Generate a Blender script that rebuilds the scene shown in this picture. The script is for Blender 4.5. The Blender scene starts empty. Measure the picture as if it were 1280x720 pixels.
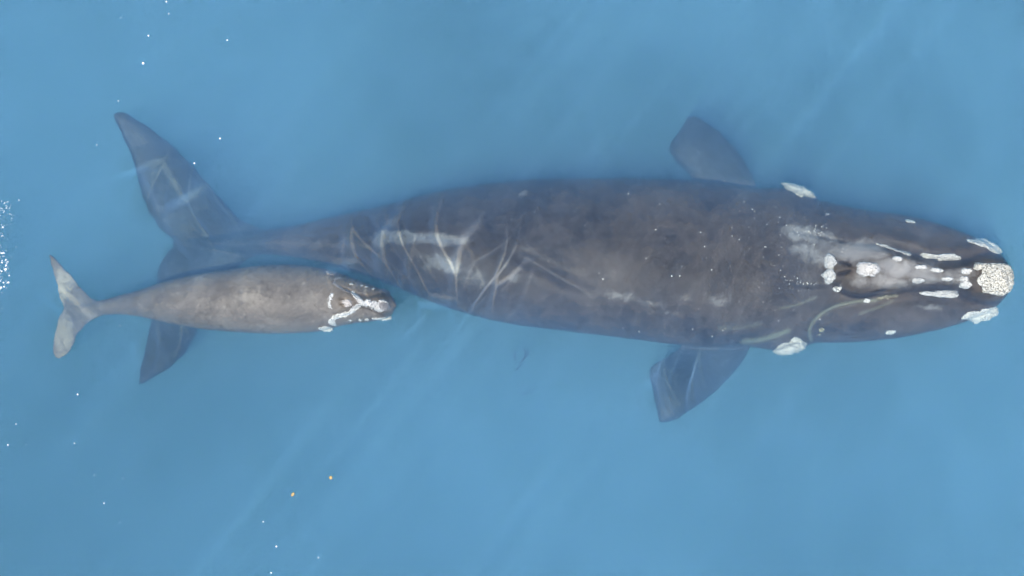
import bpy, bmesh, math, random
import numpy as np
from mathutils import Vector, noise
from mathutils.bvhtree import BVHTree

random.seed(7)
np.random.seed(7)
S = bpy.context.scene
C = S.collection

# ------------------------------------------------------------------ camera, sky, sun, exposure
H = 30.0            # drone height above the sea
PXM = 77.5          # photograph pixels per metre at the sea surface
cam_d = bpy.data.cameras.new('camera')
cam = bpy.data.objects.new('camera', cam_d)
C.objects.link(cam)
cam.location = (0, 0, H)
cam_d.sensor_width = 36.0
cam_d.lens = 36.0 * H / (1280 / PXM)
cam_d.clip_end = 2000
S.camera = cam

SUN_EL = math.radians(73)
SUN_AZ = math.atan2(-0.78, -0.62)          # where the sun stands, seen from above
sdir = Vector((math.cos(SUN_AZ) * math.cos(SUN_EL), math.sin(SUN_AZ) * math.cos(SUN_EL), math.sin(SUN_EL)))
sun_d = bpy.data.lights.new('sun', 'SUN')
sun_d.energy = 5.0
sun_d.angle = math.radians(0.6)
sun_d.color = (1.0, 0.95, 0.86)
sun = bpy.data.objects.new('sun', sun_d)
C.objects.link(sun)
sun.location = (-10, -12, 25)
sun.rotation_euler = (-sdir).to_track_quat('-Z', 'Y').to_euler()

W = bpy.data.worlds.new('World')
S.world = W
W.use_nodes = True
wn = W.node_tree.nodes
bg = wn['Background']
sky = wn.new('ShaderNodeTexSky')
sky.sky_type = 'NISHITA'
sky.sun_disc = False
sky.sun_elevation = SUN_EL
sky.sun_rotation = math.pi / 2 - SUN_AZ
W.node_tree.links.new(sky.outputs[0], bg.inputs[0])
bg.inputs[1].default_value = 0.15

S.view_settings.view_transform = 'Standard'
S.view_settings.look = 'None'
S.view_settings.gamma = 1
S.view_settings.use_curve_mapping = False
S.view_settings.exposure = 0.38

S.render.engine = 'CYCLES'
cy = S.cycles
cy.use_denoising = True
cy.denoiser = 'OPENIMAGEDENOISE'
cy.denoising_input_passes = 'RGB'
cy.max_bounces = 8
cy.volume_bounces = 3
cy.transmission_bounces = 6
cy.transparent_max_bounces = 16
cy.diffuse_bounces = 2
cy.caustics_refractive = True
cy.sample_clamp_indirect = 1.8
cy.use_adaptive_sampling = True
cy.adaptive_threshold = 0.03

# ------------------------------------------------------------------ helpers
def P(px, py, z=0.0):
    """photograph pixel + depth -> place in the sea"""
    k = (H - z) / H / PXM
    return Vector(((px - 640) * k, (360 - py) * k, z))

def interp(x, pts, smooth=True):
    """smooth interpolation (Catmull/PCHIP like) through (x, v) pairs"""
    xs = np.array([p[0] for p in pts], float)
    ys = np.array([p[1] for p in pts], float)
    x = np.clip(np.asarray(x, float), xs[0], xs[-1])
    d = np.diff(ys) / np.diff(xs)
    m = np.empty_like(ys)
    m[0], m[-1] = d[0], d[-1]
    for i in range(1, len(xs) - 1):
        h0, h1 = xs[i] - xs[i - 1], xs[i + 1] - xs[i]
        m[i] = (d[i - 1] * h1 + d[i] * h0) / (h0 + h1)
    i = np.clip(np.searchsorted(xs, x) - 1, 0, len(xs) - 2)
    h = xs[i + 1] - xs[i]
    t = (x - xs[i]) / h
    return ((2 * t**3 - 3 * t**2 + 1) * ys[i] + (t**3 - 2 * t**2 + t) * h * m[i]
            + (-2 * t**3 + 3 * t**2) * ys[i + 1] + (t**3 - t**2) * h * m[i + 1])

def resample(poly, n):
    """n points along a smoothed polyline of 2-D points"""
    p = np.array(poly, float)
    s = np.concatenate([[0], np.cumsum(np.hypot(*np.diff(p, axis=0).T))])
    q = np.linspace(0, s[-1], n)
    return np.stack([interp(q, list(zip(s, p[:, k]))) for k in (0, 1)], 1)

def link(name, verts, faces, mat=None, parent=None, smooth=True):
    me = bpy.data.meshes.new(name)
    me.from_pydata([tuple(v) for v in verts], [], faces)
    me.update()
    if smooth:
        me.polygons.foreach_set('use_smooth', [True] * len(me.polygons))
    o = bpy.data.objects.new(name, me)
    C.objects.link(o)
    if mat:
        me.materials.append(mat)
    if parent:
        o.parent = parent
        o.matrix_parent_inverse = parent.matrix_basis.inverted()
    return o

def tag(o, label=None, cat=None, group=None, kind=None):
    if label: o['label'] = label
    if cat: o['category'] = cat
    if group: o['group'] = group
    if kind: o['kind'] = kind
    return o

def empty(name, loc):
    o = bpy.data.objects.new(name, None)
    C.objects.link(o)
    o.location = loc
    return o

class Nodes:
    def __init__(self, name):
        self.mat = bpy.data.materials.new(name)
        self.mat.use_nodes = True
        self.t = self.mat.node_tree
        self.t.nodes.clear()
        self.out = self.t.nodes.new('ShaderNodeOutputMaterial')
    def n(self, typ, ins=None, **kw):
        nd = self.t.nodes.new('ShaderNode' + typ)
        for k, v in kw.items():
            setattr(nd, k, v)
        for k, v in (ins or {}).items():
            self.put(nd.inputs[k], v)
        return nd
    def put(self, sock, v):
        if isinstance(v, bpy.types.NodeSocket):
            self.t.links.new(v, sock)
        elif isinstance(v, bpy.types.Node):
            self.t.links.new(v.outputs[0], sock)
        else:
            sock.default_value = v
    def math(self, op, a, b=0.0, clamp=False):
        return self.n('Math', {0: a, 1: b}, operation=op, use_clamp=clamp).outputs[0]
    def rng(self, v, a, b, c=0.0, d=1.0, smooth=True):
        nd = self.n('MapRange', {'Value': v, 'From Min': a, 'From Max': b, 'To Min': c, 'To Max': d})
        nd.interpolation_type = 'SMOOTHSTEP' if smooth else 'LINEAR'
        return nd.outputs[0]
    def mix(self, f, a, b):
        nd = self.n('Mix', data_type='RGBA')
        self.put(nd.inputs[0], f)
        self.put(nd.inputs[6], a)
        self.put(nd.inputs[7], b)
        return nd.outputs[2]
    def noise(self, vec, scale, detail=4, rough=0.55, dist=0.0):
        return self.n('TexNoise', {'Vector': vec, 'Scale': scale, 'Detail': detail, 'Roughness': rough, 'Distortion': dist}).outputs[0]
    def attr(self, name):
        return self.n('Attribute', attribute_name=name).outputs['Fac']

# ------------------------------------------------------------------ materials
CA_OFS = (2.3, 0.4, 0)
ON_OFS = (0, 0, 0)
SUN_PATTERN_H = 0.03
def sun_pattern_material():
    m = Nodes('sun_pattern')
    pos = m.n('NewGeometry').outputs['Position']
    # added light mask: the webs let the sun through, the rest dims it
    warp = m.n('TexNoise', {'Vector': pos, 'Scale': 0.33, 'Detail': 1.0}).outputs['Color']
    wv = m.n('VectorMath', {0: warp, 1: (0.5, 0.5, 0.5)}, operation='SUBTRACT').outputs[0]
    ws = m.n('VectorMath', {0: wv, 'Scale': 2.6}, operation='SCALE').outputs[0]
    p2 = m.n('VectorMath', {0: pos, 1: ws}, operation='ADD').outputs[0]
    def web(scale, rot, ofs, width):
        mp = m.n('Mapping', {'Vector': p2, 'Location': ofs, 'Rotation': (0, 0, rot), 'Scale': scale})
        v = m.n('TexVoronoi', {'Vector': mp.outputs[0], 'Scale': 1.0}, feature='DISTANCE_TO_EDGE', voronoi_dimensions='2D')
        return m.rng(v.outputs['Distance'], 0.0, width, 1.0, 0.0)
    l1 = web((2.1, 0.55, 1), 0.10, CA_OFS, 0.06)
    l2 = web((2.0, 1.1, 1), -0.5, (7.1, 3.9, 0), 0.05)
    broad = m.rng(m.noise(pos, 0.16, 0), 0.3, 0.7)
    fine = m.rng(m.noise(p2, 1.1, 0), 0.3, 0.7)
    on = m.rng(m.noise(m.n('Mapping', {'Vector': pos, 'Location': ON_OFS}).outputs[0], 0.35, 0), 0.40, 0.70, 0.0, 0.10)
    # spots where caustic webs are added, over tail stock, flukes and flipper
    for cx, cy, r, amt in [(515, 335, 1.25, 1.0), (440, 318, 0.8, 1.0), (590, 345, 1.0, 0.9), (845, 488, 0.62, 1.0), (192, 235, 0.75, 1.0), (242, 280, 0.55, 1.0), (225, 318, 0.4, 1.0), (195, 440, 0.45, 1.0), (80, 388, 0.55, 0.5)]:
        q = P(cx, cy, 0)
        dst = m.n('VectorMath', {0: pos, 1: (q.x, q.y, 0)}, operation='DISTANCE').outputs['Value']
        on = m.math('MAXIMUM', on, m.rng(dst, r * 0.35, r * 1.15, amt, 0.0))
    on = m.math('MAXIMUM', on, 0.06)
    # streaks along the sun's azimuth, added to make light shafts
    lines = m.n('Mapping', {'Vector': pos, 'Rotation': (0, 0, SUN_AZ), 'Scale': (13.0, 0.3, 1)}, vector_type='TEXTURE').outputs[0]
    lines = m.rng(m.noise(lines, 1.0, 4, 0.7), 0.48, 0.78)
    t = m.math('ADD', m.math('SUBTRACT', 0.43, m.math('MULTIPLY', on, 0.19)), m.math('MULTIPLY', l1, m.math('MULTIPLY', on, 0.80)))
    t = m.math('ADD', t, m.math('MULTIPLY', l2, m.math('MULTIPLY', on, 0.28)))
    t = m.math('ADD', t, m.math('MULTIPLY', broad, 0.12))
    t = m.math('ADD', t, m.math('MULTIPLY', fine, 0.05))
    t = m.math('ADD', t, m.math('MULTIPLY', lines, m.math('SUBTRACT', 0.16, m.math('MULTIPLY', on, 0.13))))
    t = m.math('MINIMUM', t, 0.99)
    # sharp forward scattering masks the sun between webs yet keeps the view clear
    dens = m.math('DIVIDE', m.math('MULTIPLY', m.math('LOGARITHM', t, math.e), -1.0), SUN_PATTERN_H)
    m.put(m.out.inputs['Volume'], m.n('VolumeScatter', {'Color': (1, 1, 1, 1), 'Density': dens, 'Anisotropy': 0.999}))
    return m.mat

def water_material():
    m = Nodes('sea_water')
    sc = m.n('VolumeScatter', {'Color': (0.30, 0.55, 1.0, 1), 'Density': WATER_S, 'Anisotropy': -0.18})
    ab = m.n('VolumeAbsorption', {'Color': (0.20, 0.70, 0.89, 1), 'Density': WATER_A})
    m.put(m.out.inputs['Volume'], m.n('AddShader', {0: sc, 1: ab}))
    return m.mat

WATER_S, WATER_A = 0.47, 0.37

def skin_material(name, dark, light, pale, warm, mottle):
    m = Nodes(name)
    co = m.n('TexCoord').outputs['Object']
    n1 = m.noise(co, 0.9, 6, 0.6, 0.3)
    n2 = m.noise(co, 5.5, 6, 0.7)
    n3 = m.noise(co, 22.0, 4, 0.7)
    streak = m.noise(m.n('Mapping', {'Vector': co, 'Scale': (1.6, 4, 4)}).outputs[0], 2.2, 5, 0.65)
    base = m.mix(m.rng(m.math('ADD', m.math('MULTIPLY', n1, 0.6), m.math('MULTIPLY', n2, 0.4)), 0.28, 0.70), dark, light)
    base = m.mix(m.math('MULTIPLY', m.rng(streak, 0.5, 0.8), mottle * 0.6), base, warm)
    base = m.mix(m.math('MULTIPLY', m.rng(n3, 0.52, 0.66), 0.4 * mottle), base, dark)
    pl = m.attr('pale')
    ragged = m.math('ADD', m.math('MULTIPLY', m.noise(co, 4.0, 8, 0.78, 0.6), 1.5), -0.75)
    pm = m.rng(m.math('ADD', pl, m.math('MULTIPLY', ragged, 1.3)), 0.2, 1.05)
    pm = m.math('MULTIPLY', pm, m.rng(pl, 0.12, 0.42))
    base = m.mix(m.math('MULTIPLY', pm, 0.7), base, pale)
    base = m.mix(m.math('MULTIPLY', m.attr('fin'), 0.9), base, (0.026, 0.032, 0.022, 1))
    base = m.mix(m.attr('crease_shade'), base, (0.012, 0.012, 0.016, 1))  # shade of grooves and slits put into the skin colour
    base = m.mix(m.attr('lipline'), base, (0.20, 0.21, 0.15, 1))
    if mottle >= 1.0:
        v = m.noise(co, 11.0, 7, 0.8)
        base = m.mix(m.math('MULTIPLY', m.rng(v, 0.48, 0.62), 0.55), base, dark)
        base = m.mix(m.math('MULTIPLY', m.rng(m.noise(co, 17.0, 6, 0.75), 0.55, 0.68), 0.45), base, pale)
    hgt = m.math('ADD', m.math('MULTIPLY', n2, 0.5), m.math('MULTIPLY', n3, 0.25))
    bump = m.n('Bump', {'Strength': 0.5, 'Distance': 0.02, 'Height': hgt})
    b = m.n('BsdfPrincipled', {'Base Color': base, 'Roughness': m.rng(n2, 0.3, 0.7, 0.28, 0.5), 'Normal': bump.outputs[0]})
    b.inputs['Specular IOR Level'].default_value = 0.12
    m.put(m.out.inputs['Surface'], b)
    return m.mat

def callosity_material(name, white, shade, pit, amount):
    m = Nodes(name)
    co = m.n('TexCoord').outputs['Object']
    v = m.n('TexVoronoi', {'Vector': co, 'Scale': 40.0, 'Randomness': 1.0}, feature='F1')
    n = m.noise(co, 14.0, 5, 0.7)
    n2 = m.noise(co, 55.0, 3, 0.7)
    base = m.mix(m.rng(n, 0.35, 0.65), shade, white)
    holes = m.rng(m.math('ADD', m.noise(co, 46.0, 3, 0.6), m.math('MULTIPLY', n, 0.35)), 0.77 - amount, 0.84 - amount)
    base = m.mix(holes, base, pit)
    hgt = m.math('SUBTRACT', m.math('ADD', m.math('MULTIPLY', n2, 0.4), v.outputs['Distance']), m.math('MULTIPLY', holes, 0.8))
    bump = m.n('Bump', {'Strength': 0.8, 'Distance': 0.03, 'Height': hgt})
    b = m.n('BsdfPrincipled', {'Base Color': base, 'Roughness': 0.7, 'Normal': bump.outputs[0]})
    m.put(m.out.inputs['Surface'], b)
    return m.mat

def plain_material(name, col, rough=0.6, var=0.3, scale=20.0):
    m = Nodes(name)
    co = m.n('TexCoord').outputs['Object']
    n = m.noise(co, scale, 4)
    dk = tuple(c * (1 - var) for c in col[:3]) + (1,)
    b = m.n('BsdfPrincipled', {'Base Color': m.mix(m.rng(n, 0.35, 0.65), dk, col), 'Roughness': rough})
    m.put(m.out.inputs['Surface'], b)
    return m.mat

M_SKIN = skin_material('adult_whale_skin', (0.024, 0.022, 0.021, 1), (0.116, 0.092, 0.071, 1), (0.42, 0.41, 0.39, 1), (0.115, 0.094, 0.066, 1), 0.6)
M_CALF = skin_material('calf_skin', (0.110, 0.098, 0.088, 1), (0.29, 0.255, 0.215, 1), (0.52, 0.47, 0.38, 1), (0.28, 0.235, 0.18, 1), 1.0)
M_CALL = callosity_material('callosity', (0.93, 0.91, 0.86, 1), (0.74, 0.71, 0.63, 1), (0.38, 0.35, 0.29, 1), 0.0)
M_BONNET = callosity_material('bonnet_callosity', (0.92, 0.90, 0.80, 1), (0.68, 0.65, 0.54, 1), (0.20, 0.18, 0.13, 1), 0.06)
M_YELLOW = callosity_material('yellowish_callosity', (0.62, 0.56, 0.38, 1), (0.40, 0.36, 0.22, 1), (0.10, 0.09, 0.05, 1), 0.1)
M_PALEGREY = callosity_material('soft_grey_callosity', (0.50, 0.48, 0.46, 1), (0.36, 0.34, 0.33, 1), (0.2, 0.19, 0.18, 1), 0.02)
M_FOAM = plain_material('foam', (0.9, 0.92, 0.93, 1), 0.4, 0.05)
M_SEED = plain_material('drift_straw', (0.62, 0.45, 0.18, 1), 0.6, 0.4, 60)
M_WEED = plain_material('dark_weed', (0.03, 0.032, 0.02, 1), 0.6, 0.4)
M_SAND = plain_material('sea_bed_sand', (0.32, 0.30, 0.24, 1), 0.9, 0.25, 0.6)

# ------------------------------------------------------------------ the setting: sea and sea bed
R = 160.0
def box(name, x0, x1, y0, y1, z0, z1, mat):
    v = [(x0, y0, z0), (x1, y0, z0), (x1, y1, z0), (x0, y1, z0), (x0, y0, z1), (x1, y0, z1), (x1, y1, z1), (x0, y1, z1)]
    f = [(3, 2, 1, 0), (4, 5, 6, 7), (0, 1, 5, 4), (1, 2, 6, 5), (2, 3, 7, 6), (3, 0, 4, 7)]
    return link(name, v, f, mat, smooth=False)
water = tag(box('water', -R, R, -R, R, -16.0, 0.0, water_material()), kind='structure')
tag(box('sun_pattern_layer', -60, 60, -60, 60, 0.002, 0.002 + SUN_PATTERN_H, sun_pattern_material()), kind='structure')  # unseen flat slab added to pattern the sunlight into caustics and shafts
g = 24
bv, bf = [], []
for j in range(g + 1):
    for i in range(g + 1):
        x, y = -R * .98 + 2 * R * .98 * i / g, -R * .98 + 2 * R * .98 * j / g
        bv.append((x, y, -15.0 + 0.5 * noise.noise((x * .03, y * .03, 1))))
for j in range(g):
    for i in range(g):
        a = j * (g + 1) + i
        bf.append((a, a + 1, a + g + 2, a + g + 1))
tag(link('sea_bed', bv, bf, M_SAND), kind='structure')

# ------------------------------------------------------------------ whale bodies
def body_shell(top, bot, zt, zc, zb, power, n=260, m=96, x0=None, x1=None):
    """rings along the animal; outlines are (px, py) pairs, depths (px, z) pairs"""
    a, b = x0, x1
    t = np.linspace(0, 1, n)
    xs = a + (b - a) * (1 - (1 - t) ** 2.0) * 0.5 + (b - a) * t * 0.5     # denser toward the snout
    V, F = [], []
    yt, yb = interp(xs, top), interp(xs, bot)
    ZT, ZC, ZB, PW = interp(xs, zt), interp(xs, zc), interp(xs, zb), interp(xs, power)
    for i, x in enumerate(xs):
        hw, yc = (yb[i] - yt[i]) / 2, (yb[i] + yt[i]) / 2
        for k in range(m):
            th = 2 * math.pi * k / m
            c, s = math.cos(th), math.sin(th)
            e = 2.0 / PW[i]
            cc, ss = math.copysign(abs(c) ** e, c), math.copysign(abs(s) ** e, s)
            z = ZC[i] + ((ZT[i] - ZC[i]) if s > 0 else (ZC[i] - ZB[i])) * ss
            q = P(x, yc - hw * cc, ZC[i])
            V.append((q.x, q.y, z))
    for i in range(n - 1):
        for k in range(m):
            k2 = (k + 1) % m
            F.append((i * m + k, (i + 1) * m + k, (i + 1) * m + k2, i * m + k2))
    F.append(tuple(range(m)))
    F.append(tuple((n - 1) * m + k for k in range(m - 1, -1, -1)))
    return V, F

def fin_shell(lead, trail, zs, thick, n=90, m=30, tmin=0.034):
    """a flipper or fluke lobe between a leading and a trailing edge (px outlines), root to tip"""
    L, T = resample(lead, n), resample(trail, n)
    for i in range(n):                      # nicks and waviness of the edges
        e = min(1.0, i / n * 3)
        for A_, sd_ in ((L, 3.3), (T, 8.8)):
            A_[i][0] += e * (1.6 * noise.noise((A_[i][0] * .06, A_[i][1] * .06, sd_)) + 0.9 * noise.noise((A_[i][0] * .2, A_[i][1] * .2, sd_)))
            A_[i][1] += e * (1.6 * noise.noise((A_[i][0] * .06, A_[i][1] * .06, sd_ + 5)) + 0.9 * noise.noise((A_[i][0] * .2, A_[i][1] * .2, sd_ + 5)))
    V, F = [], []
    for i in range(n):
        s = i / (n - 1)
        z = float(interp([s], zs)[0])
        a, b = P(L[i][0], L[i][1], z), P(T[i][0], T[i][1], z)
        chord = (b - a).length
        th = max(tmin, thick * chord)
        for k in range(2 * m):
            u = k / m if k < m else 2 - k / m
            side = 1 if k < m else -1
            prof = math.sqrt(u) * (1 - u) * 1.3 * th + tmin * (1 - abs(2 * u - 1) ** 8)
            q = a.lerp(b, u)
            V.append((q.x, q.y, q.z + side * max(prof, 0.0)))
    w = 2 * m
    for i in range(n - 1):
        for k in range(w):
            k2 = (k + 1) % w
            F.append((i * w + k, i * w + k2, (i + 1) * w + k2, (i + 1) * w + k))
    F.append(tuple(range(w - 1, -1, -1)))
    F.append(tuple((n - 1) * w + k for k in range(w)))
    return V, F

def fuse(shells, voxel, smooth_it):
    """one continuous skin out of overlapping shells"""
    V, F = [], []
    for v, f in shells:
        o = len(V)
        V += list(v)
        F += [tuple(i + o for i in q) for q in f]
    me = bpy.data.meshes.new('tmp')
    me.from_pydata([tuple(v) for v in V], [], F)
    bm = bmesh.new()
    bm.from_mesh(me)
    bm.to_mesh(me)
    bm.free()
    ob = bpy.data.objects.new('tmp', me)
    C.objects.link(ob)
    md = ob.modifiers.new('r', 'REMESH')
    md.mode = 'VOXEL'
    md.voxel_size = voxel
    if smooth_it:
        ms = ob.modifiers.new('s', 'SMOOTH')
        ms.factor = 0.5
        ms.iterations = smooth_it
    dg = bpy.context.evaluated_depsgraph_get()
    out = bpy.data.meshes.new_from_object(ob.evaluated_get(dg))
    bpy.data.objects.remove(ob)
    bpy.data.meshes.remove(me)
    return out

def coords(me):
    a = np.empty(len(me.vertices) * 3)
    me.vertices.foreach_get('co', a)
    return a.reshape(-1, 3)

def normals(me):
    a = np.empty(len(me.vertices) * 3)
    me.vertices.foreach_get('normal', a)
    return a.reshape(-1, 3)

def to_px(V):
    k = H / (H - V[:, 2]) * PXM
    return np.stack([640 + V[:, 0] * k, 360 - V[:, 1] * k], 1)

def seg_dist(Q, line, taper=True):
    """distance (px) from points to a polyline, and the running position 0..1 of the nearest point"""
    line = resample(line, max(8, 4 * len(line)))
    best = np.full(len(Q), 1e9)
    along = np.zeros(len(Q))
    sd = np.zeros(len(Q))
    nl = len(line)
    for i in range(nl - 1):
        a, b = line[i], line[i + 1]
        ab = b - a
        t = np.clip(((Q - a) @ ab) / (ab @ ab), 0, 1)
        d = Q - (a + t[:, None] * ab)
        dd = np.hypot(d[:, 0], d[:, 1])
        up = dd < best
        best[up] = dd[up]
        along[up] = (i + t[up]) / (nl - 1)
        sd[up] = np.sign(ab[0] * d[up, 1] - ab[1] * d[up, 0])
    return best, along, sd

def wob(V, f, seed):
    return np.array([noise.noise((v[0] * f, v[1] * f, v[2] * f + seed)) for v in V])

def sstep(a, b, x):
    t = np.clip((x - a) / (b - a), 0, 1)
    return t * t * (3 - 2 * t)

def finish_body(me, name, mat, parent, V, attrs):
    me.vertices.foreach_set('co', V.ravel())
    for k, a in attrs.items():
        at = me.attributes.new(k, 'FLOAT', 'POINT')
        at.data.foreach_set('value', np.clip(a, 0, 1).astype(np.float32))
    me.update()
    me.polygons.foreach_set('use_smooth', [True] * len(me.polygons))
    me.materials.clear()
    me.materials.append(mat)
    me.name = name
    o = bpy.data.objects.new(name, me)
    C.objects.link(o)
    o.parent = parent
    o.matrix_parent_inverse = parent.matrix_basis.inverted()
    bvh = BVHTree.FromPolygons([tuple(v) for v in V], [tuple(p.vertices) for p in me.polygons])
    return o, bvh

# ---- the adult
A_TOP = [(215, 302), (260, 298), (300, 291), (340, 285), (380, 279), (430, 267), (480, 256), (530, 243), (570, 235), (620, 228), (680, 223), (740, 222), (800, 223),
         (860, 225), (905, 229), (945, 234), (972, 234), (992, 237), (1012, 246), (1040, 253), (1080, 261), (1130, 268), (1180, 281), (1215, 295), (1240, 309), (1254, 323), (1261, 337), (1263, 347)]
A_BOT = [(215, 306), (260, 310), (300, 316), (340, 319), (370, 322), (410, 331), (450, 343), (500, 361), (550, 381), (600, 396), (660, 408), (720, 416), (780, 423),
         (830, 429), (880, 433), (930, 432), (955, 436), (980, 439), (1000, 437), (1018, 429), (1040, 428), (1080, 426), (1130, 421), (1180, 410), (1215, 399), (1240, 387), (1254, 374), (1261, 361), (1263, 350)]
A_ZT = [(215, -1.12), (260, -1.03), (300, -0.94), (340, -0.84), (400, -0.70), (460, -0.60), (540, -0.42), (640, -0.32), (760, -0.25), (880, -0.24), (960, -0.26), (1010, -0.26), (1060, -0.20), (1120, -0.24), (1180, -0.25), (1235, -0.23), (1256, -0.36), (1263, -0.58)]
A_ZC = [(215, -1.17), (300, -1.12), (340, -1.09), (400, -1.04), (460, -1.04), (540, -1.00), (640, -0.96), (760, -0.94), (880, -0.92), (1000, -0.90), (1100, -0.84), (1200, -0.66), (1263, -0.60)]
A_ZB = [(215, -1.22), (260, -1.26), (300, -1.36), (340, -1.62), (400, -1.90), (460, -2.15), (540, -2.40), (640, -2.55), (760, -2.58), (880, -2.5), (1000, -2.3), (1100, -2.0), (1200, -1.5), (1263, -0.70)]
A_PW = [(215, 2.0), (500, 2.0), (700, 2.15), (900, 2.15), (1050, 2.1), (1200, 2.2), (1263, 2.0)]
adult = tag(empty('whale', P(800, 330, -2.6)), 'large dark adult whale with rough white callosities on its broad head', 'whale')
shells = [body_shell(A_TOP, A_BOT, A_ZT, A_ZC, A_ZB, A_PW, x0=215, x1=1263)]
# fluke lobes
shells.append(fin_shell([(352, 290), (322, 283), (300, 272), (270, 240), (240, 205), (215, 181), (190, 162), (165, 146), (151, 140), (143, 142)],
                        [(300, 306), (222, 304), (204, 292), (190, 275), (179, 252), (171, 222), (162, 192), (151, 166), (144, 150), (142, 144)],
                        [(0, -1.14), (0.3, -1.14), (0.7, -1.02), (1, -0.88)], 0.085))
shells.append(fin_shell([(352, 314), (326, 318), (306, 327), (285, 350), (264, 380), (250, 408), (238, 432), (222, 452), (200, 467), (178, 480)],
                        [(300, 300), (222, 304), (206, 316), (196, 335), (194, 356), (192, 380), (187, 405), (182, 432), (177, 456), (174, 478)],
                        [(0, -1.14), (0.3, -1.14), (0.7, -1.10), (1, -1.02)], 0.085))
# flippers
shells.append(fin_shell([(985, 285), (955, 255), (946, 230), (938, 212), (929, 198), (919, 185), (905, 170), (890, 158), (876, 149), (866, 145), (858, 147)],
                        [(895, 285), (880, 245), (866, 226), (852, 211), (842, 200), (836, 191), (837, 181), (843, 172), (850, 162), (855, 154), (856, 150)],
                        [(0, -1.16), (0.4, -1.10), (0.7, -1.08), (1, -1.10)], 0.13))
shells.append(fin_shell([(965, 385), (948, 415), (938, 434), (925, 455), (906, 478), (886, 497), (865, 511), (846, 523), (832, 527), (826, 527)],
                        [(875, 385), (862, 420), (846, 436), (826, 450), (814, 458), (811, 466), (813, 479), (817, 495), (820, 511), (823, 524)],
                        [(0, -1.20), (0.4, -1.20), (0.7, -1.16), (1, -1.14)], 0.13))
me = fuse(shells, 0.026, 4)
V = coords(me)
N = normals(me)
Q = to_px(V)
upf = sstep(0.05, 0.5, N[:, 2])
X, Y = Q[:, 0], Q[:, 1]
crease_shade = np.zeros(len(V)); pale = np.zeros(len(V)); lip = np.zeros(len(V))
dz = np.zeros(len(V))
# rostrum standing between the lower lips
r_up = interp(X, [(1000, 296), (1060, 304), (1100, 307), (1142, 318), (1171, 326), (1207, 325), (1229, 319), (1256, 322), (1268, 335)])
r_dn = interp(X, [(1000, 372), (1060, 368), (1113, 364), (1142, 359), (1193, 361), (1214, 370), (1240, 377), (1258, 373), (1268, 360)])
r_c, r_h = (r_up + r_dn) / 2, (r_dn - r_up) / 2
ins = r_h - np.abs(Y - r_c)
fade = sstep(1045, 1130, X)
dz += fade * upf * 0.15 * sstep(-2, 11, ins)
gl_ = np.exp(-((ins + 1.5) / 2.6) ** 2) * fade
dz -= 0.06 * gl_ * upf
crease_shade = np.maximum(crease_shade, 0.6 * np.exp(-((ins + 1.5) / 1.5) ** 2) * sstep(1070, 1150, X))
# lower lips swell beside it
dz += fade * upf * 0.06 * np.exp(-((ins + 14) / 8.0) ** 2)
# blowhole mound and hollow behind it
mound = np.exp(-(((X - 1062) / 36) ** 2 + ((Y - 338) / 26) ** 2))
dz += 0.11 * mound * upf
dz -= 0.07 * np.exp(-(((X - 1000) / 26) ** 2 + ((Y - 325) / 50) ** 2)) * upf
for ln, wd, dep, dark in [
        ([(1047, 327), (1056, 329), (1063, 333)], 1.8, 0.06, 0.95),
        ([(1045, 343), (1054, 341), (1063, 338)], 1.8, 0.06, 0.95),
        ([(1040, 352), (1050, 362), (1063, 368), (1080, 370), (1100, 364), (1113, 361)], 2.6, 0.07, 0.8),  # shadow crescent of the blowhole mound, darkened in the colour too
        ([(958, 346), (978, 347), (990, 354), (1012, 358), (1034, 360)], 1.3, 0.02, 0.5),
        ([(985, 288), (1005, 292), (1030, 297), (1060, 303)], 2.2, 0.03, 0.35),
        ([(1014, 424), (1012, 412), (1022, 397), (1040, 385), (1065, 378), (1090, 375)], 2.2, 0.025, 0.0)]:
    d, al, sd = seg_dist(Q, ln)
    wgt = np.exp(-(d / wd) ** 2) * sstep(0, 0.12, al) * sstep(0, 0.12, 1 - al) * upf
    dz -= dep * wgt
    crease_shade = np.maximum(crease_shade, dark * wgt)
# pale rim of the mouth corner and pale scars
for ln, wd, amt in [([(1014, 426), (1012, 412), (1022, 397), (1040, 385), (1065, 378), (1095, 375)], 2.0, 0.8),
                    ([(930, 427), (955, 424), (985, 414)], 3.2, 0.9), ([(975, 386), (1000, 380), (1020, 372)], 1.6, 0.45),
                    ([(900, 410), (925, 409), (950, 405)], 3.0, 0.3), ([(1075, 392), (1095, 385), (1115, 376)], 1.6, 0.4)]:
    d, al, sd = seg_dist(Q, ln)
    lip = np.maximum(lip, amt * np.exp(-(d / wd) ** 2) * upf)
# fold on the back behind the shoulders
d, al, sd = seg_dist(Q, [(628, 320), (660, 332), (690, 349), (720, 364), (748, 376)])
bell = sstep(0, 0.25, al) * sstep(0, 0.25, 1 - al)
dz += upf * bell * (0.006 * np.exp(-((d * sd - 9) / 13.0) ** 2) - 0.05 * np.exp(-((d * sd + 6) / 8.0) ** 2))
# spine ridge of the tail stock
mid = interp(X, [(300, 303), (400, 305), (520, 311), (640, 316)])
dz += 0.03 * upf * np.exp(-((Y - mid) / 13) ** 2) * sstep(640, 520, X) * sstep(300, 340, X)
# gentle lumps of the flesh
big = wob(V, 0.9, 3.1); sm = wob(V, 3.0, 9.7)
V[:, 2] += dz
V += N * (0.018 * big + 0.006 * sm)[:, None]
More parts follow.
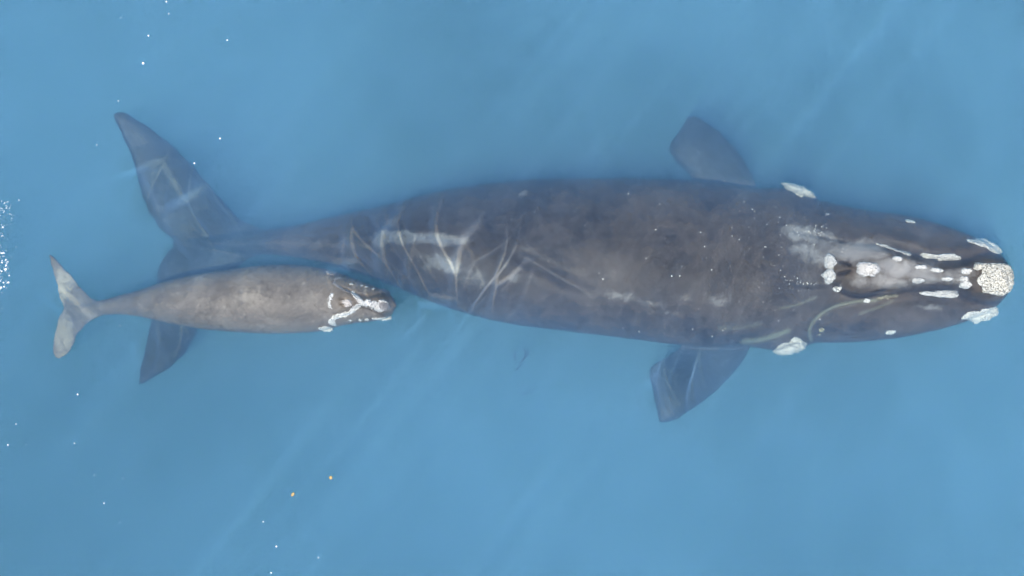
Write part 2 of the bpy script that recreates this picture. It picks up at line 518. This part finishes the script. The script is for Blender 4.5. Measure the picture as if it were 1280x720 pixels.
# ragged trailing edge of the flukes is left to the outline; pale sloughing patches, plus wet head sheen painted pale
warp_a, warp_b = wob(V, 2.3, 51.0), wob(V, 5.1, 77.0)
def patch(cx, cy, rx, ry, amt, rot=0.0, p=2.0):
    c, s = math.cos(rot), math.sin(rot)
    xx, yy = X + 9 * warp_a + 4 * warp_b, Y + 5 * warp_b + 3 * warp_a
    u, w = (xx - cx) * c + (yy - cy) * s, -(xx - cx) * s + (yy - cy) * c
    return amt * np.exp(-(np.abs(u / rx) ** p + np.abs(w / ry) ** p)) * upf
for a in [(530, 298, 64, 9, 0.8, 0.03, 3), (555, 330, 36, 12, 0.95, 0.15), (590, 345, 40, 18, 0.5, 0.4), (645, 350, 13, 8, 0.5),
          (783, 372, 28, 9, 0.7, 0.08), (815, 381, 26, 7, 0.45, 0.1), (855, 374, 30, 9, 0.36), (900, 373, 24, 13, 0.55, -0.05), (840, 392, 50, 8, 0.4), (660, 243, 16, 6, 0.5, -0.5), (667, 281, 8, 6, 0.45), (650, 310, 26, 4, 0.35),
          (1000, 292, 26, 11, 0.8, 0.1, 3), (1018, 318, 28, 14, 0.8, 0.3), (1030, 300, 32, 14, 0.6), (1075, 316, 46, 18, 1.1), (1118, 334, 40, 16, 1.05), (1150, 343, 36, 15, 0.95), (1192, 344, 26, 14, 0.75), (1105, 352, 44, 10, 0.85), (1070, 350, 22, 14, 0.7), (1060, 350, 14, 10, 0.35), (1105, 352, 20, 8, 0.4),  # head and rostrum: wet sky sheen painted as pale skin
          (1167, 385, 16, 4, 0.6), (1150, 383, 10, 3, 0.5), (1035, 270, 8, 3, 0.4), (1040, 395, 20, 5, 0.35), (480, 300, 36, 8, 0.5), (230, 240, 26, 26, 0.25)]:
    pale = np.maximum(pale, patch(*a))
finm = np.maximum(sstep(360, 310, X), np.maximum(sstep(0, 10, interp(X, A_TOP) - Y), sstep(0, 10, Y - interp(X, A_BOT))) * (X < 960))
body_a, bvh_a = finish_body(me, 'body', M_SKIN, adult, V, {'pale': pale, 'crease_shade': crease_shade, 'lipline': lip, 'fin': finm})

# ---- the calf
K_TOP = [(80, 384), (95, 381), (108, 378), (125, 375), (150, 369), (170, 363), (200, 353), (240, 344), (290, 336), (340, 331), (380, 332), (410, 337), (440, 347), (465, 357), (482, 365), (492, 373), (496, 380)]
K_BOT = [(80, 387), (95, 390), (108, 393), (125, 394), (150, 393), (190, 399), (230, 408), (280, 414), (330, 417), (380, 416), (404, 414), (420, 409), (440, 405), (465, 402), (482, 397), (492, 390), (496, 383)]
K_ZT = [(80, -0.65), (95, -0.635), (108, -0.61), (150, -0.48), (200, -0.30), (260, -0.16), (330, -0.10), (400, -0.10), (430, -0.06), (460, -0.10), (484, -0.12), (496, -0.30)]
K_ZC = [(80, -0.68), (108, -0.69), (150, -0.68), (200, -0.66), (260, -0.64), (330, -0.62), (400, -0.56), (460, -0.44), (496, -0.36)]
K_ZB = [(80, -0.71), (95, -0.73), (108, -0.78), (150, -0.92), (200, -1.10), (260, -1.20), (330, -1.22), (400, -1.1), (460, -0.8), (496, -0.42)]
K_PW = [(80, 2.0), (300, 2.1), (496, 2.05)]
calf = tag(empty('whale_calf', P(300, 375, -1.2)), 'small greyish brown whale calf swimming beside the tail of the adult', 'whale')
shells = [body_shell(K_TOP, K_BOT, K_ZT, K_ZC, K_ZB, K_PW, n=200, m=80, x0=80, x1=496)]
shells.append(fin_shell([(150, 377), (128, 377), (116, 373), (101, 357), (88, 343), (76, 330), (68, 321), (62, 317)],
                        [(118, 386), (80, 385), (76, 375), (72, 362), (69, 348), (66, 335), (63, 325), (61.5, 319)],
                        [(0, -0.68), (0.4, -0.68), (1, -0.50)], 0.09, tmin=0.022))
shells.append(fin_shell([(150, 392), (128, 394), (118, 399), (106, 408), (97, 420), (90, 433), (83, 443), (75, 448)],
                        [(118, 384), (80, 385), (75, 392), (71, 404), (68, 418), (66.5, 431), (67, 441), (71, 447.5)],
                        [(0, -0.68), (0.4, -0.68), (1, -0.55)], 0.09, tmin=0.022))
# flippers, low under the chest
shells.append(fin_shell([(398, 366), (392, 358), (384, 350), (374, 344), (366, 341)], [(372, 366), (366, 358), (362, 350), (360, 345), (362, 341)],
                        [(0, -0.80), (1, -1.05)], 0.16, n=30))
shells.append(fin_shell([(398, 386), (392, 396), (383, 404), (373, 409), (366, 410)], [(372, 386), (364, 394), (359, 401), (358, 406), (361, 410)],
                        [(0, -0.80), (1, -1.05)], 0.16, n=30))
me = fuse(shells, 0.019, 3)
V = coords(me); N = normals(me); Q = to_px(V)
X, Y = Q[:, 0], Q[:, 1]
upf = sstep(0.05, 0.5, N[:, 2])
dz = np.zeros(len(V)); crease_shade = np.zeros(len(V)); pale = np.zeros(len(V)); lip = np.zeros(len(V))
r_up = interp(X, [(410, 352), (440, 366), (455, 372), (470, 370), (484, 368), (496, 372)])
r_dn = interp(X, [(410, 398), (440, 385), (455, 382), (470, 388), (484, 392), (496, 388)])
ins = (r_dn - r_up) / 2 - np.abs(Y - (r_up + r_dn) / 2)
fade = sstep(415, 445, X)
dz += upf * fade * 0.05 * sstep(-2, 4, ins)
dz -= upf * fade * 0.035 * np.exp(-((ins + 1.5) / 1.6) ** 2)
crease_shade = 0.55 * fade * np.exp(-((ins + 2.2) / 1.1) ** 2) * upf
dz += upf * 0.07 * np.exp(-(((X - 432) / 12) ** 2 + ((Y - 378) / 11) ** 2))
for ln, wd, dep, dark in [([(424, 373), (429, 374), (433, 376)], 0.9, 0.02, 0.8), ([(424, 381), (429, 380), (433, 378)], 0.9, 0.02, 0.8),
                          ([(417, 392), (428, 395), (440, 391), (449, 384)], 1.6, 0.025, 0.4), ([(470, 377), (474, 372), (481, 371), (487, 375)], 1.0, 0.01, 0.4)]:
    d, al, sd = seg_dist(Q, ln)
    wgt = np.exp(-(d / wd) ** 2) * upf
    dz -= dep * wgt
    crease_shade = np.maximum(crease_shade, dark * wgt)
# wrinkles across the tail stock
for k in range(16):
    xk = 148 + k * 3.4
    d, al, sd = seg_dist(Q, [(xk - 4, 372 - k * 0.6), (xk + 1, 383), (xk + 7, 394 + k * 0.3)])
    dz -= 0.008 * np.exp(-(d / 0.9) ** 2) * upf
big = wob(V, 1.6, 21.0); sm = wob(V, 5.0, 33.0)
V[:, 2] += dz
V += N * (0.012 * big + 0.004 * sm)[:, None]
warp_a, warp_b = wob(V, 3.1, 51.0), wob(V, 6.1, 77.0)
for a in [(240, 352, 42, 5, 0.55, -0.22, 3), (310, 370, 50, 18, 0.42), (250, 372, 34, 12, 0.3), (180, 382, 30, 6, 0.35), (360, 392, 34, 12, 0.35), (395, 372, 10, 24, 0.45), (455, 396, 20, 3, 0.3), (300, 408, 60, 5, 0.35), (80, 350, 16, 36, 1.0, 0.3, 3), (80, 420, 16, 34, 1.0, -0.2, 3)]:  # first patch: highlight along the upper back, painted pale
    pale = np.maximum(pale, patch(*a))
body_c, bvh_c = finish_body(me, 'body', M_CALF, calf, V, {'pale': pale, 'crease_shade': crease_shade, 'lipline': lip})

# ------------------------------------------------------------------ callosities: raised rough patches, each a part of its whale
def surf_z(bvh, x, y, zmin):
    h = bvh.ray_cast(Vector((x, y, 3)), Vector((0, 0, -1)))
    if h[0] is None:
        return zmin
    return max(h[0].z, zmin)

def pad(parent, bvh, poly, h, mat, zmin, label=None, rings=12, segs=64, lump=0.5, jag=0.2, ell=None, seed=[0], name='callosity'):
    """a domed, lumpy pad with an outline given in photograph pixels, grown on the skin"""
    seed[0] += 1
    sd = seed[0] * 3.7
    p = np.array(poly, float)
    c = p.mean(0)
    zc = surf_z(bvh, *P(c[0], c[1], -0.1)[:2], zmin)
    ang = np.linspace(0, 2 * math.pi, segs, endpoint=False)
    rad = []
    for a in ang:
        dx, dy = math.cos(a), math.sin(a)
        best = 0.0
        for i in range(len(p)):
            a0, a1 = p[i] - c, p[(i + 1) % len(p)] - c
            e = a1 - a0
            den = dx * e[1] - dy * e[0]
            if abs(den) < 1e-9: continue
            t = (a0[0] * e[1] - a0[1] * e[0]) / den
            u = (a0[0] * dy - a0[1] * dx) / den
            if t > 0 and -1e-6 <= u <= 1 + 1e-6:
                best = max(best, t)
        rad.append(best * (1 + 1.7 * jag * noise.noise((dx * 1.4, dy * 1.4, sd)) + 0.6 * jag * noise.noise((dx * 6, dy * 6, sd)) + 0.4 * jag * noise.noise((dx * 14, dy * 14, sd))))
    Vv, Ff = [], []
    q = P(c[0], c[1], zc)
    Vv.append((q.x, q.y, max(surf_z(bvh, q.x, q.y, zmin) + h * (1 + lump * noise.noise((q.x * 9, q.y * 9, sd))), ell[0] + ell[1] if ell else -9)))
    for r in range(1, rings + 1):
        s = r / rings
        for k, a in enumerate(ang):
            q = P(c[0] + math.cos(a) * rad[k] * s, c[1] + math.sin(a) * rad[k] * s, zc)
            dome = (1 - s ** 5) ** 0.6
            lm = noise.noise((q.x * 9, q.y * 9, sd)) + 0.7 * noise.noise((q.x * 22, q.y * 22, sd)) + 0.4 * noise.noise((q.x * 45, q.y * 45, sd))
            z = surf_z(bvh, q.x, q.y, zmin) + h * dome * (1 + lump * lm) - 0.004 * (r == rings)
            if ell:
                z = max(z - h * dome * 0.6, ell[0] + ell[1] * math.sqrt(max(0.0, 1 - s * s)) + 0.035 * lm)
            Vv.append((q.x, q.y, z))
    base = len(Vv) - segs
    for k in range(segs):
        v = Vv[base + k]
        Vv.append((v[0], v[1], v[2] - 0.12))
    for k in range(segs):
        k2 = (k + 1) % segs
        Ff.append((0, 1 + k2, 1 + k))
        for r in range(rings):
            a = 1 + r * segs
            Ff.append((a + k, a + k2, a + segs + k2, a + segs + k))
    Ff.append(tuple(1 + rings * segs + k for k in range(segs)))
    Ff = [tuple(reversed(f)) for f in Ff]
    o = link(name, Vv, Ff, mat, parent)
    if label: o['label'] = label
    return o

def oval(cx, cy, rx, ry, rot=0.0, n=20):
    c, s = math.cos(rot), math.sin(rot)
    return [(cx + rx * math.cos(t) * c - ry * math.sin(t) * s, cy + rx * math.cos(t) * s + ry * math.sin(t) * c)
            for t in [2 * math.pi * k / n for k in range(n)]]

def band(parent, bvh, line, w0, w1, h, mat, zmin, label=None, name='callosity', n=46, m=9, seed=[100]):
    """a crooked raised strip of callosity following a line on the skin"""
    seed[0] += 1
    sd = seed[0] * 2.3
    L = resample(line, n)
    Vv, Ff = [], []
    for i in range(n):
        a, b = L[max(0, i - 1)], L[min(n - 1, i + 1)]
        d = (b - a) / (np.hypot(*(b - a)) + 1e-9)
        nn = np.array([-d[1], d[0]])
        s = i / (n - 1)
        w = (w0 + (w1 - w0) * s) / 2 * min(1, (min(s, 1 - s) * 9) ** 0.5 + 0.12)
        wl = w * (1 + 0.7 * noise.noise((i * 0.3, 1.7, sd)) + 0.5 * noise.noise((i * 0.9, 3.7, sd)))
        wr = w * (1 + 0.7 * noise.noise((i * 0.3, 8.1, sd)) + 0.5 * noise.noise((i * 0.9, 5.1, sd)))
        for k in range(m):
            u = -1 + 2 * k / (m - 1)
            pt = L[i] + nn * (u * (wl if u < 0 else wr))
            q = P(pt[0], pt[1], -0.08)
            zz = surf_z(bvh, q.x, q.y, zmin)
            end = min(1, min(s, 1 - s) * 12 + 0.05)
            z = zz + h * (max(0, 1 - abs(u) ** 4) ** 0.7) * end * (1 + 0.5 * noise.noise((q.x * 14, q.y * 14, sd))) - 0.004 * (abs(u) > 0.99)
            Vv.append((q.x, q.y, z))
        for u in (1, -1):
            pt = L[i] + nn * (u * (wl if u < 0 else wr))
            q = P(pt[0], pt[1], -0.08)
            Vv.append((q.x, q.y, surf_z(bvh, q.x, q.y, zmin) - 0.08))
    w = m + 2
    for i in range(n - 1):
        for k in range(w):
            k2 = (k + 1) % w
            Ff.append((i * w + k, i * w + k2, (i + 1) * w + k2, (i + 1) * w + k))
    Ff.append(tuple(range(w - 1, -1, -1)))
    Ff.append(tuple((n - 1) * w + k for k in range(w)))
    o = link(name, Vv, [tuple(reversed(f)) for f in Ff], mat, parent)
    if label: o['label'] = label
    return o

def zq(pts):            # outlines measured on a 4x enlargement of the snout
    return [(1100 + a / 4, 250 + b / 4) for a, b in pts]
def zh(pts):            # on a 2.77x enlargement of the head
    return [(940 + a / 2.77, 200 + b / 2.77) for a, b in pts]

A = (adult, bvh_a)
pad(*A, zq([(506, 320), (560, 312), (620, 312), (656, 326), (672, 368), (672, 420), (658, 458), (620, 474), (560, 474), (513, 470), (506, 436), (484, 420), (478, 396), (506, 372), (512, 348)]),
    0.085, M_BONNET, -0.6, 'cream pitted bonnet callosity on the tip of the snout', rings=26, segs=120, lump=0.35, jag=0.06, ell=(-0.10, 0.10))
pad(*A, zq(oval(500, 332, 34, 22)), 0.07, M_BONNET, -0.3)
pad(*A, zq([(410, 185), (470, 195), (500, 184), (550, 190), (600, 218), (624, 255), (605, 269), (560, 258), (520, 238), (480, 224), (430, 207)]), 0.08, M_CALL, -1.2, ell=(-0.62, 0.16), label='long cream callosity on the shaded lower lip', rings=14, segs=90)
pad(*A, zq([(400, 596), (440, 565), (480, 555), (520, 545), (580, 534), (613, 552), (600, 577), (560, 600), (500, 614), (460, 608), (430, 600)]), 0.08, M_CALL, -1.2, ell=(-0.62, 0.16), label='long white callosity on the sunlit lower lip', rings=14, segs=90)
pad(*A, zq([(195, 270), (215, 262), (260, 274), (320, 269), (370, 267), (411, 285), (400, 300), (350, 305), (290, 300), (220, 290)]), 0.05, M_CALL, -0.5, rings=12, segs=90)
pad(*A, zq([(172, 470), (200, 450), (260, 455), (340, 447), (385, 455), (396, 478), (360, 491), (280, 484), (200, 481)]), 0.05, M_CALL, -0.5, rings=12, segs=90)
for cx, cy, rx, ry, r in [(88, 292, 26, 15, 0.2), (205, 335, 31, 13, 0.05), (285, 350, 34, 12, 0.1), (432, 356, 28, 17, 0), (190, 402, 36, 14, 0), (337, 395, 31, 13, 0), (420, 394, 24, 16, 0), (430, 424, 27, 20, 0)]:
    pad(*A, zq(oval(cx, cy, rx, ry, r)), 0.045, M_CALL, -0.5)
pad(*A, zq(oval(152, 105, 28, 10, 0.15)), 0.03, M_CALL, -0.9)
pad(*A, zq(oval(55, 662, 31, 12, 0)), 0.03, M_CALL, -0.9)
pad(*A, zh(oval(400, 378, 47, 28, 0.1)), 0.07, M_CALL, -0.4, 'large oval white callosity in front of the blowholes', rings=14, segs=72)
pad(*A, zh(oval(268, 350, 21, 27)), 0.07, M_CALL, -0.4)
pad(*A, zh(oval(267, 402, 23, 25)), 0.07, M_CALL, -0.4)
pad(*A, zh(oval(295, 447, 15, 11)), 0.04, M_CALL, -0.4)
pad(*A, zh([(112, 82), (150, 80), (190, 92), (220, 118), (223, 132), (180, 131), (150, 122), (125, 102)]), 0.10, M_CALL, -1.6, ell=(-0.78, 0.28), label='cream callosity over the shaded eye', rings=14, segs=80)
pad(*A, zh([(80, 662), (100, 640), (140, 615), (180, 619), (198, 636), (190, 655), (150, 672), (110, 677)]), 0.10, M_CALL, -1.6, ell=(-0.78, 0.28), label='bright white callosity over the sunlit eye', rings=14, segs=80)
band(*A, [(1098, 304), (1112, 308), (1126, 313), (1143, 318)], 3.0, 5.0, 0.035, M_CALL, -0.5)
band(*A, [(1098, 373), (1111, 371), (1125, 369)], 5.0, 4.5, 0.03, M_YELLOW, -0.5)
pad(*A, zh(oval(398, 487, 14, 8)), 0.03, M_CALL, -0.5)
pad(*A, zh(oval(241, 588, 11, 9)), 0.03, M_YELLOW, -0.9)
pad(*A, zh(oval(235, 605, 6, 5)), 0.03, M_YELLOW, -0.9)
pad(*A, zh(oval(262, 187, 8, 5)), 0.02, M_PALEGREY, -0.9)

def zc_(pts):
    return [(390 + a / 7.2, 325 + b / 7.2) for a, b in pts]
K = (calf, bvh_c)
pad(*K, zc_(oval(655, 412, 56, 48)), 0.035, M_PALEGREY, -0.25, 'pale grey bonnet on the tip of the snout', rings=12, segs=64)
pad(*K, zc_(oval(170, 112, 46, 20, 0.2)), 0.04, M_PALEGREY, -0.5)
pad(*K, zc_(oval(125, 622, 64, 30, 0.05)), 0.045, M_CALL, -0.5, 'white callosity over the sunlit eye', rings=12, segs=64)
pad(*K, zc_(oval(318, 388, 46, 36, 0.3)), 0.025, M_PALEGREY, -0.3)
band(*K, zc_([(255, 158), (205, 172), (200, 205), (240, 242), (300, 275), (350, 292)]), 3.4, 2.4, 0.012, M_PALEGREY, -0.5)
band(*K, zc_([(350, 282), (392, 318), (425, 362), (450, 388)]), 4.0, 7.5, 0.018, M_CALL, -0.5)
band(*K, zc_([(420, 388), (480, 390), (540, 400), (610, 425), (650, 455)]), 9.5, 10.5, 0.02, M_CALL, -0.5, 'broad white patch along the top of the snout')
band(*K, zc_([(600, 375), (640, 368), (690, 400)]), 5.0, 3.0, 0.045, M_CALL, -0.5)
band(*K, zc_([(440, 392), (375, 448), (300, 490), (220, 510), (162, 555), (205, 598)]), 5.8, 6.4, 0.018, M_CALL, -0.5)
band(*K, zc_([(190, 300), (168, 335), (158, 380), (160, 435)]), 4.2, 5.5, 0.025, M_CALL, -0.5)
for cx, cy, rx, ry in [(355, 215, 22, 11), (450, 230, 14, 10), (490, 241, 15, 10), (550, 258, 17, 10), (342, 545, 17, 9), (432, 542, 18, 13), (495, 537, 22, 11), (180, 434, 9, 9), (193, 308, 9, 8)]:
    pad(*K, zc_(oval(cx, cy, rx, ry)), 0.02, M_CALL, -0.5, rings=5, segs=28)
band(*K, zc_([(595, 265), (640, 278), (695, 300)]), 4.0, 3.0, 0.02, M_PALEGREY, -0.5)
band(*K, zc_([(530, 530), (580, 532), (640, 534), (702, 515)]), 2.4, 6.0, 0.025, M_CALL, -0.5)

# white specks of whale lice and scratches, and wet glints built as specks, too small to pick apart
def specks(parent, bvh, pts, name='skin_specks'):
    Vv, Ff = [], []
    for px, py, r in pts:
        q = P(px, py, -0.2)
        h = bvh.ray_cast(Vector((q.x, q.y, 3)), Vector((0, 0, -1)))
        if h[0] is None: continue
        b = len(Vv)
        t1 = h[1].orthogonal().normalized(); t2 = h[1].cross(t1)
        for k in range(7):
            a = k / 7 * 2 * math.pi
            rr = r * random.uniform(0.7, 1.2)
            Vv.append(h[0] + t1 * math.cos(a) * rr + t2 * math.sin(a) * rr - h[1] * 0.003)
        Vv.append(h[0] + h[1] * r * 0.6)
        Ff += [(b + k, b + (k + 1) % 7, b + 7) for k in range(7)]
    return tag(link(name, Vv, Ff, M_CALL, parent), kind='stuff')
pts = []
for _ in range(70):
    pts.append((random.gauss(965, 45), random.gauss(325, 55), random.uniform(0.007, 0.016)))
for _ in range(60):
    pts.append((random.uniform(620, 1000), random.uniform(235, 428), random.uniform(0.006, 0.014)))
for _ in range(45):  # sparkles beside the blowholes, glints built as white specks
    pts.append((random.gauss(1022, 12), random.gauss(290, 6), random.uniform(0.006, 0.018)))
for _ in range(30):  # glints along the groove behind the head, built as specks
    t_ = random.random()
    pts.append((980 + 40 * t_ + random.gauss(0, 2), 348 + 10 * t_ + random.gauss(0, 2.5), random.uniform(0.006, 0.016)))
for px, py in [(820, 287), (808, 323), (881, 308), (840, 345), (850, 345), (754, 349), (787, 241), (826, 254), (933, 251), (943, 261), (890, 337), (893, 421), (868, 412), (801, 415), (977, 271), (985, 281), (998, 348)]:
    pts.append((px, py, 0.018))
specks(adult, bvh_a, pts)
specks(calf, bvh_c, [(random.uniform(220, 410), random.uniform(340, 412), random.uniform(0.004, 0.008)) for _ in range(40)])

# ------------------------------------------------------------------ small things drifting on the sea
def fleck(name, px, py, r, mat, label, group, cat, stretch=1.0, rot=0.0):
    bm = bmesh.new()
    bmesh.ops.create_icosphere(bm, subdivisions=2, radius=1)
    sd = px * 0.37 + py
    for v in bm.verts:
        k = 1 + 0.35 * noise.noise(v.co * 1.7 + Vector((sd, 0, 0)))
        v.co = Vector((v.co.x * k * stretch, v.co.y * k, v.co.z * k * 0.45))
        v.co = Vector((v.co.x * math.cos(rot) - v.co.y * math.sin(rot), v.co.x * math.sin(rot) + v.co.y * math.cos(rot), v.co.z)) * r
    me = bpy.data.meshes.new(name)
    bm.to_mesh(me)
    bm.free()
    me.polygons.foreach_set('use_smooth', [True] * len(me.polygons))
    me.materials.append(mat)
    o = bpy.data.objects.new(name, me)
    C.objects.link(o)
    o.location = P(px, py, 0.004)
    return tag(o, label, cat, group)

FL = 'tiny white foam fleck floating on the open water'
for px, py, r in [(208, 2, .018), (211, 17, .012), (151, 22, .01), (185.5, 44.5, .017), (179, 79, .026), (284, 50, .016), (148, 126, .012), (275, 173, .018), (243, 204, .018), (97, 493, .018), (10, 556, .017),
                  (20, 530, .012), (33, 556, .009), (93, 554, .012), (118, 594, .01), (154, 598, .01), (130, 629, .013), (329, 652, .015), (345.5, 683, .019), (339, 716, .016), (398, 697, .013), (150, 407, .009), (150, 653, .008), (121, 181, .01)]:
    fleck('foam_fleck', px, py, r * 0.85, M_FOAM, FL, 'foam flecks on the water', 'foam')
fleck('straw_bit', 413.5, 597, .03, M_SEED, 'small yellowish drifting scrap, the rounder pale one', None, 'debris')
o = fleck('straw_bit', 366, 618, .024, M_SEED, 'small brown drifting scrap with a thin bent stalk', None, 'debris', 1.7, 0.9)
# bubbles of the swirl left by the calf's tail
bub_v, bub_f = [], []
for k in range(190):
    if k < 140:
        px, py, r = random.gauss(2, 6), random.gauss(326, 21), random.uniform(0.004, 0.008) if random.random() < 0.75 else random.uniform(0.010, 0.020)
    else:
        px, py, r = random.gauss(6, 6), random.gauss(264, 9), random.uniform(0.004, 0.010)
    if px < -14: continue
    q = P(px, py, 0)
    b = len(bub_v)
    for ring, (rr, zz) in enumerate([(1, -0.3), (0.95, 0.2), (0.55, 0.65)]):
        for a in range(8):
            t = a / 8 * 2 * math.pi
            bub_v.append((q.x + r * rr * math.cos(t), q.y + r * rr * math.sin(t), r * zz))
    bub_v.append((q.x, q.y, r * 0.8))
    for a in range(8):
        a2 = (a + 1) % 8
        bub_f += [(b + a, b + a2, b + 8 + a2, b + 8 + a), (b + 8 + a, b + 8 + a2, b + 16 + a2, b + 16 + a), (b + 16 + a, b + 16 + a2, b + 24)]
tag(link('foam_bubbles', bub_v, bub_f, M_FOAM), 'cluster of white bubbles on the water behind the tail of the calf', 'foam', kind='stuff')

# dark wisps of weed drifting deep under the adult
def weed(strokes, z, label):
    Vv, Ff = [], []
    for st, w in strokes:
        L = resample(st, 14)
        b = len(Vv)
        for i in range(14):
            d = L[min(13, i + 1)] - L[max(0, i - 1)]
            d = d / (np.hypot(*d) + 1e-9)
            nn = np.array([-d[1], d[0]])
            ww = w * math.sin(math.pi * (i + 0.6) / 14.2) * (1 + 0.6 * noise.noise((i * .9, w, st[0][0])))
            for u, dzz in ((-1, 0), (0, 0.03), (1, 0), (0, -0.03)):
                q = P(*(L[i] + nn * ww * u), z)
                Vv.append((q.x, q.y, z + dzz + 0.06 * noise.noise((i * .4, st[0][1], 2))))
        for i in range(13):
            for k in range(4):
                Ff.append((b + i * 4 + k, b + i * 4 + (k + 1) % 4, b + i * 4 + 4 + (k + 1) % 4, b + i * 4 + 4 + k))
    return tag(link('drifting_weed', Vv, Ff, M_WEED), label, 'seaweed')
weed([([(653, 434), (657, 440), (661, 445)], 2.4), ([(659, 442), (655, 448), (650, 454)], 2.0), ([(645, 438), (643, 446), (645, 452)], 1.4), ([(652, 456), (647, 461), (643, 464)], 1.0), ([(648, 452), (655, 458)], 1.0)], -2.0,
     'faint dark wisp of weed deep below the flank of the adult whale')
weed([([(648, 492), (658, 492), (666, 488)], 1.2), ([(652, 482), (658, 481)], 1.0), ([(666, 490), (669, 484)], 1.0)], -2.2,
     'fainter curved wisp of weed deep in the open water')
